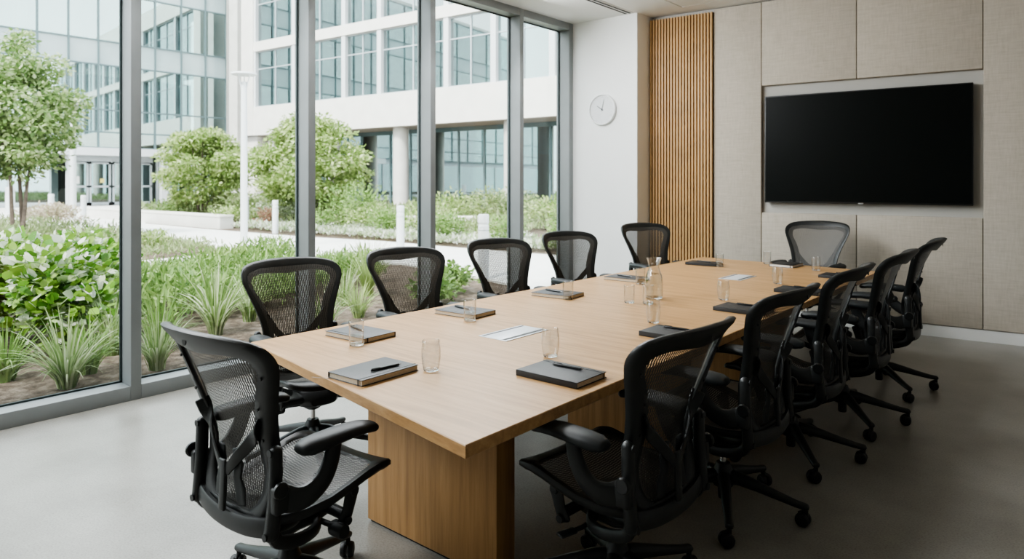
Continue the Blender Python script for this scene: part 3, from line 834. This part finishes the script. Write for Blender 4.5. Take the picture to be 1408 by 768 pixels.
lamp(-14.1,7.72,3.85,.075,.27,'slim white lamp post with disc head standing by the path')
lamp(-28.6,9.0,4.35,.11,.42,'white lamp post partly behind the left tree, before the entrance')

# ------------------------------------------------------------------ outside: buildings
def bpart(name, mb, mt, par): return mb.build(name, mt, par, smooth=False)
# stone building with ribbon windows (faces the window wall's end)
B = empty('stone_building', (-45.54,24.8,0), math.atan(.084), 'white stone office building with ribbon windows and round columns', 'building')
W1 = 46.0
bpart('stone_band', MB().box(.0, W1, 0, .6, 4.7, 6.64), M['stone'], B)
bpart('stone_band', MB().box(1.3, W1, 0, .6, 10.45, 11.1), M['stone'], B)
bpart('stone_band', MB().box(1.3, W1, 0, .6, 14.9, 16.5), M['stone'], B)
bpart('soffit', MB().box(.0, W1, .6, 2.6, 4.7, 4.9), M['soffit'], B)
bpart('corner_pier', MB().box(-.05, 1.3, -.05, .6, 4.7, 16.5).box(-.05,1.3,.3,2.6,0,4.7), M['stone'], B)
bpart('shadow_strip', MB().box(-.90, -.05, .5, 1.2, 0, 16.5), M['stone_grey'], B)  # grey stone strip set back between the two corner piers
bpart('corner_pier', MB().box(-1.9, -.90, .2, 1.2, 0, 16.5), M['pier'], B)
bpart('floor_slab', MB().box(1.3, W1, .6, 9, 4.9, 5.2).box(1.3,W1,.6,9,10.6,11.0), M['slab'], B)
bpart('back_wall', MB().box(1.3, W1, 7, 7.2, 5.2, 15), M['office'], B)
bpart('roof', MB().box(-2, W1, .6, 14, 16.0, 16.4), M['slab'], B)
pil = [1.3,5.55,10.40,13.50,18.66,21.87,25.45,29.0,33,37,41,46]
random.seed(4)
for z0, z1, tz in ((6.64,10.45,9.25),(11.1,14.9,13.7)):
    for a, b in zip(pil[:-1], pil[1:]):
        n = 3 if b-a > 4.3 and a < 2 else 2
        bpart('pilaster', MB().box(a-.17, a+.17, .05, .35, z0, z1), M['pole'], B)
        f = MB()
        for k in range(1, n):
            x = a+.17+(b-a-.34)*k/n; f.box(x-.035, x+.035, .22, .34, z0, z1)
        f.box(a, b, .24, .33, tz-.03, tz+.03).box(a, b, .22, .34, z0, z0+.07).box(a, b, .22, .34, z1-.07, z1)
        w = bpart('window', f, M['mull'], B)
        bpart('pane', MB().box(a+.17, b-.17, .28, .29, z0, z1), M['fglass2'], w)
        bl = MB(); 
        for k in range(n):
            xa = a+.2+(b-a-.34)*k/n; xb = a+.17+(b-a-.34)*(k+1)/n-.04
            bl.box(xa, xb, .45, .47, tz-random.choice((.3,.9,1.4,1.9,.0)), z1)
        bpart('blind', bl, M['blind'], w)
# ground storey set back behind columns
for u_ in (2.43, 8.4, 14.4, 22.47, 30.5, 38):
    MB().lathe([(.46,-.03),(.46,4.75)], 28, o=(u_,.95,0)).build('column', M['pier'], B)
mu = [1.3,4.2,7.0,9.4,11.95,13.68,15.6,17.5,19.4,21.3,23.8,25.53,28.5,32,36,40,46]
for a, b in zip(mu[:-1], mu[1:]):
    f = MB().box(a-.06, a+.06, 2.5, 2.62, 0, 4.7).box(a, b, 2.5, 2.62, 4.45, 4.7).box(a, b, 2.5, 2.62, 0, .12)
    w = bpart('window', f, M['mull_dark'], B)
    bpart('pane', MB().box(a+.06, b-.06, 2.55, 2.56, .12, 4.45), M['fglass2'], w)
    bpart('blind', MB().box(a+.1, b-.1, 2.75, 2.77, .6 if b < 12 else 3.0, 4.45), M['blind'], w)
bpart('lobby_back_wall', MB().box(1.3, W1, 5.0, 5.2, 0, 4.7), M['lobby'], B)

# glass building with curtain wall (faces the conference room windows)
A = empty('glass_building', (-48.6,4.0,0), PI/2, 'teal glass curtain wall office building with canopied entrance', 'building')
# local x = world y - 4 ; outward = local -y
mx_ = [-24,-21,-18,-15,-12,-9,-6,-3,0,2.4,4.8,7.1,9.38,11.04,12.72,14.5,16.2,17.95,19.65,21.2]
def vbar(zs0, zs1):
    m_ = MB()
    for x in mx_: m_.box(x-.05, x+.05, -.08, .10, zs0, zs1)
    return m_
rows = [(3.7,4.7),(4.7,6.13),(6.13,9.0),(10.55,13.7)]
bpart('mullions', vbar(3.7, 19), M['mull_dark'], A)
hb = MB()
for z in (3.7,4.7,6.13,9.0,10.55,13.7,15.2,18.9): hb.box(-24, 21.2, -.07, .09, z-.045, z+.045)
bpart('transoms', hb, M['mull_dark'], A)
for z0, z1 in rows + [(15.2,18.9)]:
    for a, b in zip(mx_[7:-1], mx_[8:]):
        bpart('window_pane', MB().box(a+.05, b-.05, 0, .01, z0, z1), M['fglass'], A)
    bpart('window_pane', MB().box(-24, -3, 0, .01, z0, z1), M['fglass'], A)
for z0, z1 in ((9.0,10.55),(13.7,15.2)):
    bpart('spandrel', MB().box(-24, 21.2, .0, .03, z0, z1), M['spandrel'], A)
for z in (4.4, 9.5, 14.0): bpart('floor_slab', MB().box(-24, 21.2, .3, 12, z, z+.35), M['slab'], A)
bpart('roof', MB().box(-24, 21.2, .3, 12, 19, 19.4), M['slab'], A)
for z in (.0,4.75,9.85,14.35): bpart('back_wall', MB().box(-24, 21.2, 5.5, 5.7, z, z+4.3), M['office'], A)
for x in (3.0, 9.0, 12.0, 15.2, 18.6): MB().lathe([(.3,0),(.3,19)], 20, o=(x,1.6,0)).build('column', M['pier'], A)
bpart('corner_wall', MB().box(21.2, 22.3, -.1, 5, 0, 19), M['pier'], A)
# ground storey: canopy beam, posts, doors
bpart('canopy_beam', MB().box(9.6, 16.6, -1.6, .0, 3.15, 3.62), M['pole'], A)
for x in (10.75, 16.2): bpart('canopy_post', MB().box(x-.2, x+.2, -1.5, -1.1, 0, 3.15), M['pole'], A)
bpart('ground_wall', MB().box(-24, 21.2, .25, .35, 3.3, 3.7), M['mull'], A)
for a, b in ((-24,-12),(-12,0),(0,4),(4,8),(8,10.6),(16.4,18.8),(18.8,21.2)):
    f = bpart('window', MB().box(a-.06,a+.06,.1,.25,0,3.4).box(a,b,.1,.25,0,.25).box(a,b,.1,.25,3.2,3.4), M['mull'], A)
    bpart('pane', MB().box(a+.06,b-.06,.18,.19,.25,3.2), M['fglass'], f)
bpart('door_transom', MB().box(10.9,16.1,.1,.25,2.75,3.3), M['mull'], A)
for k, (a, b) in enumerate(((10.95,12.2),(12.25,13.5),(13.6,14.85),(14.9,16.05))):
    f = bpart('entrance_door', MB().box(a,a+.12,.1,.22,0,2.8).box(b-.12,b,.1,.22,0,2.8).box(a,b,.1,.22,0,.2).box(a,b,.1,.22,1.15,1.27).box(a,b,.1,.22,2.65,2.8), M['mull'], A)
    bpart('pane', MB().box(a+.1,b-.1,.15,.16,.2,2.7), M['fglass'], f)
    if k == 0: bpart('notice', MB().box(a+.3,a+.72,.08,.09,1.4,1.85), M['white'], f)
    if k == 2: bpart('sticker', MB().box(a-.75,a-.5,.08,.09,1.45,1.72), plain('yellow_sticker',(.75,.65,.2),.6), f)

# ------------------------------------------------------------------ outside: plants
rng = np.random.default_rng(7)
def leaves_mesh(name, cen, dirs, size, wid, mt, parent=None, up=.6):
    """one six-cornered leaf per row of cen; dirs = growing direction"""
    n = len(cen)
    d = dirs/np.linalg.norm(dirs,axis=1,keepdims=True)
    ref = rng.normal(size=(n,3))*(1-up); ref[:,2] += up
    s = np.cross(d, ref); s /= np.linalg.norm(s,axis=1,keepdims=True)+1e-9
    nn = np.cross(s, d)
    L_ = (size*(.7+.6*rng.random(n)))[:,None]; W_ = L_*wid
    v = np.stack([cen, cen+d*L_*.3+s*W_*.5-nn*L_*.03, cen+d*L_*.72+s*W_*.36-nn*L_*.06, cen+d*L_-nn*L_*.16, cen+d*L_*.72-s*W_*.36-nn*L_*.06, cen+d*L_*.3-s*W_*.5-nn*L_*.03],1).reshape(-1,3)
    idx = np.arange(n)[:,None]*6
    f = np.concatenate([idx+np.array([[0,1,2,3]]), idx+np.array([[0,3,4,5]])],0)
    me = bpy.data.meshes.new(name)
    me.vertices.add(len(v)); me.vertices.foreach_set('co', v.ravel().astype(np.float32))
    me.loops.add(f.size); me.loops.foreach_set('vertex_index', f.ravel().astype(np.int32))
    me.polygons.add(len(f)); me.polygons.foreach_set('loop_start', np.arange(0,f.size,4,dtype=np.int32)); me.polygons.foreach_set('loop_total', np.full(len(f),4,dtype=np.int32))
    me.update(calc_edges=True); me.materials.append(mt)
    o = bpy.data.objects.new(name, me); C.objects.link(o)
    if parent is not None: o.parent = parent
    return o

def cloud(clumps, per):
    cs = []; ds = []
    for (c, r) in clumps:
        u = rng.normal(size=(per,3)); u /= np.linalg.norm(u,axis=1,keepdims=True)
        rad = rng.random((per,1))**.45
        p = u*rad*np.array(r); cs.append(np.array(c)+p)
        dd = u*np.array([1,1,.5])+rng.normal(size=(per,3))*.45; dd[:,2] -= .1; ds.append(dd)
    return np.concatenate(cs), np.concatenate(ds)

def tree(x, y, cr, zb, zt, label, mt, stems=4, clumps=70, per=130, leaf=.11, flat_=.35, trunk_z=None, group=None):
    e = empty('tree', (x,y,GZ), 0, label, 'tree', group)
    rx, ry = cr; zc = (zb+zt)/2; hz = (zt-zb)/2
    cl = []
    for k in range(clumps):
        u = rng.normal(size=3); u /= np.linalg.norm(u); rad = .35+.65*rng.random()**.5
        z = zc+u[2]*hz*rad
        taper = 1.0 - .45*max(0,(z-zc)/hz)
        c = np.array([u[0]*rx*rad*taper, u[1]*ry*rad*taper, z]); r = rx*(.20+.14*rng.random())
        cl.append((c, (r, r, r*flat_*1.6)))
    cs, ds = cloud(cl, per)
    leaves_mesh('foliage', cs, ds, leaf, .6, mt, e)
    t = MB()
    for k in range(stems):
        c = cl[k*7 % clumps][0]; mid = np.array([c[0]*.35, c[1]*.35, zb+(c[2]-zb)*.4])
        b0 = np.array([.12*math.cos(k*2.1), .12*math.sin(k*2.1), -.05]) if stems > 1 else np.array([0,0,-.05])
        pts = cat_rom([b0, b0*.7+mid*.3, mid, c], 4)
        t.tube([tuple(p) for p in pts], [.07-.055*i/(len(pts)-1) for i in range(len(pts))], 7)
    t.build('trunk', M['bark'], e)
tree(-21.4,5.5,(1.55,1.5),1.55,5.3,'tall airy green tree at left edge before the glass building',M['leaf_tree'],3,95,190,.12,.5)
tree(-26.8,12.9,(1.75,1.7),.55,3.75,'pale green layered tree behind the bench wall, left of the lamp post',M['leaf_pale'],4,90,190,.13,.35)
tree(-20.9,13.9,(2.0,1.8),.6,3.85,'pale green layered tree across the second window mullion',M['leaf_pale'],4,100,190,.13,.35)
tree(-9.0,13.2,(.55,.55),.5,1.75,'slim leafy sapling beyond the last window bay',M['leaf_mid'],2,20,90,.09,.8)

def shrub(x, y, r, h, label, mt, n=900, leaf=.08, wid=.55, z0=None, group=None, name='shrub'):
    e = empty(name, (x,y,GZ), 0, label, 'shrub', group)
    cl = []
    for k in range(9):
        a = 2*PI*rng.random(); q = r*.6*math.sqrt(rng.random()); hh = h*(.35+.4*rng.random())
        cl.append(((q*math.cos(a), q*math.sin(a), hh), (r*.55, r*.55, h*.34)))
    cs, ds = cloud(cl, n//9); cs[:,2] = np.maximum(cs[:,2], .02); ds[:,2] += .45
    leaves_mesh('foliage', cs, ds, leaf, wid, mt, e)
    t = MB()
    for k in range(4):
        c = cl[k][0]; t.tube([(0,0,-.03),(c[0]*.4,c[1]*.4,c[2]*.5),c], [.012,.009,.004], 5)
    t.build('stems', M['bark'], e)

def grass(x, y, nb, ln, spread, wd_, mt, label, group='arching grass clumps along the window', r0=.06, name='grass_clump'):
    e = empty(name, (x,y,GZ), 0, label, 'grass', group)
    vs = []; fs = []; seg = 6
    for k in range(nb):
        a = rng.random()*2*PI; q = r0*math.sqrt(rng.random()); l = ln*(.55+.5*rng.random())
        lean = spread*(.10+1.15*rng.random()); ca, sa = math.cos(a), math.sin(a)
        tw = rng.normal()*.5; sx, sy = -math.sin(a+tw), math.cos(a+tw)
        base = len(vs); px_, pz_ = 0.0, 0.0; ang = lean*.25
        for i in range(seg+1):
            t = i/seg; w = wd_*(1-t**2.2)*.5+.0006
            X = q*ca+px_*ca; Y = q*sa+px_*sa
            vs.append((X+sx*w, Y+sy*w, pz_)); vs.append((X-sx*w, Y-sy*w, pz_))
            ang = lean*(.25+t*1.25); px_ += math.sin(ang)*l/seg; pz_ = max(.005, pz_+math.cos(ang)*l/seg)
        for i in range(seg): fs.append((base+2*i, base+2*i+1, base+2*i+3, base+2*i+2))
    MB().add(vs, fs).build('blades', mt, e)
    MB().lathe([(r0*.8,-.03),(r0*.6,.03),(0,.05)], 10, closed_ends=False).build('crown', M['leaf_deep'], e)

# right outside the glass
grass(-5.85,1.80,150,.62,1.25,.016,M['blade_var'],'cream edged arching grass clump in centre of first window, nearest glass')
grass(-6.40,1.55,110,.55,1.2,.016,M['blade'],'dark green grass clump at left edge of first window')
grass(-6.65,2.40,140,.62,1.15,.014,M['blade_var'],'cream edged grass clump beside first mullion, behind the nearest clump')
grass(-5.85,2.45,110,.60,1.1,.014,M['blade_var'],'pale grass clump just right of first mullion, above near chair back')
grass(-6.72,3.38,150,.78,1.1,.016,M['blade_var'],'tall cream striped grass clump left of the large window-side chair')
grass(-7.45,5.85,220,.85,.8,.010,M['blade_soft'],'fountain of fine light green grass by the path between two mullions')
grass(-6.35,4.85,110,.50,1.2,.012,M['blade_soft'],'low pale grass clump seen between first and second window-side chairs')
grass(-7.1,5.2,110,.55,1.1,.012,M['blade_var'],'yellowish grass clump between chairs, behind the low pale clump')
grass(-6.05,4.20,100,.50,1.2,.013,M['blade_var'],'cream edged grass seen through the large window-side chair mesh')
grass(-6.5,2.75,120,.62,1.2,.014,M['blade'],'green grass clump behind the pale one, just right of first mullion')
grass(-7.1,3.95,120,.62,1.1,.014,M['blade_var'],'cream edged grass at edge of ground cover behind large window-side chair')
grass(-6.15,2.05,110,.5,1.2,.014,M['blade'],'short green grass clump behind right side of the nearest clump')
grass(-6.1,.9,110,.55,1.2,.016,M['blade'],'green grass clump left of the frame near the glass')
shrub(-7.95,1.85,.72,1.02,'big leafy shrub with white edged leaves at left edge of first window',M['leaf_var'],3400,.095,.72)
shrub(-7.15,2.25,.48,.92,'white edged leafy shrub in front of the kerb, left of first mullion',M['leaf_var'],1500,.10,.7)
shrub(-8.6,2.75,.55,.95,'white edged leafy shrub farthest back behind the first mullion',M['leaf_var'],1300,.10,.7)
shrub(-7.1,1.25,.45,.60,'dark leafy shrub low under the big white edged shrub',M['leaf_deep'],700,.12,.6)
shrub(-6.75,6.7,.42,.45,'loose leafy shrub seen between second and third window-side chairs',M['leaf_mid'],450,.09,.6)
shrub(-6.3,6.0,.38,.40,'leafy shrub seen through second window-side chair mesh',M['leaf_mid'],400,.08,.6)
shrub(-7.6,4.4,.40,.50,'feathery shrub behind the large window-side chair',M['leaf_mid'],600,.08,.25)
# feathery ground cover between grasses and path
def carpet(name, poly_fn, n, h, leaf, wid, mt, label, cat='ground cover'):
    pts = poly_fn(n); hgt = h*(.25+.75*rng.random(n))*(0.75+.35*np.sin(pts[:,0]*2.3+1)*np.cos(pts[:,1]*2.0))
    cen = np.column_stack([pts, GZ+hgt]); d = rng.normal(size=(n,3)); d[:,2] = np.abs(d[:,2])+.7
    o = leaves_mesh(name, cen, d, leaf, wid, mt); tag(o, label, cat, kind='stuff')
def box_fn(x0,x1,y0,y1):
    return lambda n: np.column_stack([x0+(x1-x0)*rng.random(n), y0+(y1-y0)*rng.random(n)])
def quad_fn(a,b,c,d):
    a,b,c,d = map(np.array,(a,b,c,d))
    def f(n):
        u = rng.random((n,1)); v = rng.random((n,1)); return (a*(1-u)+b*u)*(1-v)+(d*(1-u)+c*u)*v
    return f
carpet('ground_cover', quad_fn((-10.7,2.6),(-7.1,3.0),(-8.3,6.9),(-11.0,6.6)), 13000, .52, .13, .22, M['leaf_mid'], 'dense feathery green ground cover between window grasses and the path')
carpet('ground_cover', box_fn(-10.8,-8.4,-4,2.2), 7000, .5, .12, .5, M['leaf_deep'], 'low dark leafy ground cover behind the white edged shrubs')
carpet('ground_cover', quad_fn((-20.5,7.9),(-14.0,7.2),(-13.4,4.0),(-19,2.0)), 5500, .35, .11, .25, M['leaf_soft'], 'pale low planting on the island bed by the lamp post')
carpet('ground_cover', quad_fn((-30,7.0),(-20.5,7.9),(-19,2.0),(-34,.0)), 7000, .45, .14, .25, M['leaf_soft'], 'pale planting left of the island bed towards the glass building')
carpet('ground_cover', quad_fn((-21.3,11.2),(-9.2,11.7),(-9.0,13.0),(-22,13.0)), 7000, .28, .12, .5, M['leaf_flower'], 'low white flowering ground cover along far side of path')
carpet('ground_cover', quad_fn((-34,12.5),(-12,13.0),(-12,23.5),(-40,22.5)), 15000, .55, .20, .3, M['leaf_soft'], 'soft tall planting in front of the stone building')
carpet('ground_cover', quad_fn((-9.2,11.9),(-5.6,12.0),(-5.6,19),(-12,23)), 6000, .5, .14, .4, M['leaf_soft'], 'soft planting beyond path outside the last window bay')
G_ = 'rounded shrubs in the beds beyond the path'
for x,y,r_,h,mt_,n,lf,lab in [
 (-17.3,13.0,1.15,1.75,'leaf_mid',1500,.10,'rounded green shrub below right side of the second mullion tree'),
 (-28.0,12.3,.95,.95,'leaf_mid',900,.10,'round green shrub at left behind the bench wall'),
 (-20.4,11.9,.45,.75,'leaf_red',500,.09,'reddish shrub between lamp post and slim bollard'),
 (-22.2,11.9,.80,.70,'leaf_pale',800,.10,'yellow green shrub at right end of the bench wall'),
 (-17.6,11.9,.75,.75,'leaf_mid',800,.09,'low mounded shrub just right of slim bollard'),
 (-16.2,12.6,.85,.85,'leaf_pale',900,.09,'pale mounded shrub under the leafy tree, window bay three'),
 (-15.0,12.4,.80,.80,'leaf_mid',900,.09,'mounded shrub left of the third bay bollard'),
 (-13.6,12.6,.85,.95,'leaf_pale',900,.09,'pale mounded shrub right behind third bay bollard'),
 (-12.6,12.3,.70,.75,'leaf_mid',800,.09,'mounded green shrub against the third mullion'),
 (-16.4,16.6,1.1,1.25,'leaf_pale',1200,.12,'leafy shrub at foot of round column, bay four'),
 (-15.0,17.4,1.2,1.35,'leaf_soft',1200,.12,'broad soft shrub before the stone building glazing, bay four'),
 (-13.4,17.6,1.0,1.15,'leaf_pale',1000,.12,'pale shrub behind the low wall, left of fourth mullion'),
 (-10.2,11.9,.55,.80,'leaf_mid',700,.08,'green shrub right of the stout bollard'),
 (-8.3,12.0,.70,1.25,'leaf_mid',900,.09,'upright shrub in the last window bay'),
 (-6.9,10.6 + 1.2,.60,1.15,'leaf_soft',800,.09,'loose flowering shrub at right of last window bay'),
 (-27.2,8.0,.95,.75,'leaf_pink',900,.12,'pinkish grassy shrub in front of the glass entrance'),
 (-29.5,8.3,.9,.70,'leaf_pink',800,.12,'pinkish shrub left of the entrance lamp post'),
 (-24.6,13.6,1.1,1.2,'leaf_soft',1000,.14,'soft grey green grasses behind the lamp post'),
 (-21.6,13.0,1.0,.95,'leaf_flower',900,.11,'white flowering shrub behind the slim bollard'),
 (-17.2,5.8,.55,.50,'leaf_mid',500,.09,'small green mound on the island bed, left one'),
 (-16.0,6.5,.48,.45,'leaf_pale',500,.09,'small yellow green mound on island bed near lamp post'),
 (-15.2,4.6,.50,.48,'leaf_soft',500,.09,'small soft mound on island bed beside first mullion'),
]:
    shrub(x,y,r_,h,lab,M[mt_],n,lf,.5,group=G_)

# ------------------------------------------------------------------ light, camera
w = bpy.data.worlds.new('World'); bpy.context.scene.world = w; w.use_nodes = True
nt = w.node_tree; bg = nt.nodes['Background']
tc = N(nt, 'ShaderNodeTexCoord'); sp_ = N(nt, 'ShaderNodeSeparateXYZ'); L(nt, tc, 'Generated', sp_, 'Vector')
r = ramp(nt, [(.0,(.60,.62,.60)),(.48,(.80,.86,.90)),(.56,(.95,.98,1.0)),(1.0,(.80,.90,1.0))])
mr = N(nt, 'ShaderNodeMapRange'); mr.inputs['From Min'].default_value = -1; mr.inputs['From Max'].default_value = 1
L(nt, sp_, 'Z', mr, 'Value'); L(nt, mr, 'Result', r, 'Fac'); L(nt, r, 'Color', bg, 'Color')
bg.inputs['Strength'].default_value = 3.0
sun = bpy.data.lights.new('sun', 'SUN'); sun.energy = 5.0; sun.angle = R(10); sun.color = (1.0,.96,.90)
so_ = bpy.data.objects.new('sun', sun); C.objects.link(so_)
so_.rotation_euler = Vector((-.12,.62,-.75)).to_track_quat('-Z','Y').to_euler()

for i, (y, e_) in enumerate(((-1.4,34),(-.2,36),(1.2,38),(2.6,36),(4.0,34),(5.3,42))):  # added lamps without fixtures, brightening the room beyond what the daylight gives
    a_ = bpy.data.lights.new('window_washer', 'AREA'); a_.shape = 'RECTANGLE'; a_.size = 1.2; a_.size_y = .5; a_.energy = e_; a_.color = (.96,.985,1.0)
    ao = bpy.data.objects.new('window_washer', a_); C.objects.link(ao); ao.location = (-4.72, y, 3.30)
    ao.rotation_euler = Vector((.80,.10,-.60)).to_track_quat('-Z','Y').to_euler()

cam = bpy.data.cameras.new('camera'); co = bpy.data.objects.new('camera', cam); C.objects.link(co)
co.location = (0,0,1.5); co.rotation_euler = (PI/2, 0, math.atan2(800,950))
cam.sensor_width = 36; cam.lens = 36*950/1408; cam.shift_y = -134/1408
cam.clip_start = .05; cam.clip_end = 300
cam.dof.use_dof = True; cam.dof.focus_distance = 3.3; cam.dof.aperture_fstop = 3.2
sc = bpy.context.scene; sc.camera = co
sc.view_settings.view_transform = 'AgX'
sc.view_settings.look = 'AgX - Medium High Contrast'
sc.view_settings.exposure = .65
cy = sc.cycles
cy.use_denoising = True; cy.max_bounces = 10; cy.diffuse_bounces = 6; cy.transparent_max_bounces = 40; cy.transmission_bounces = 8; cy.glossy_bounces = 5
cy.caustics_reflective = False; cy.caustics_refractive = True; cy.sample_clamp_indirect = 6.0
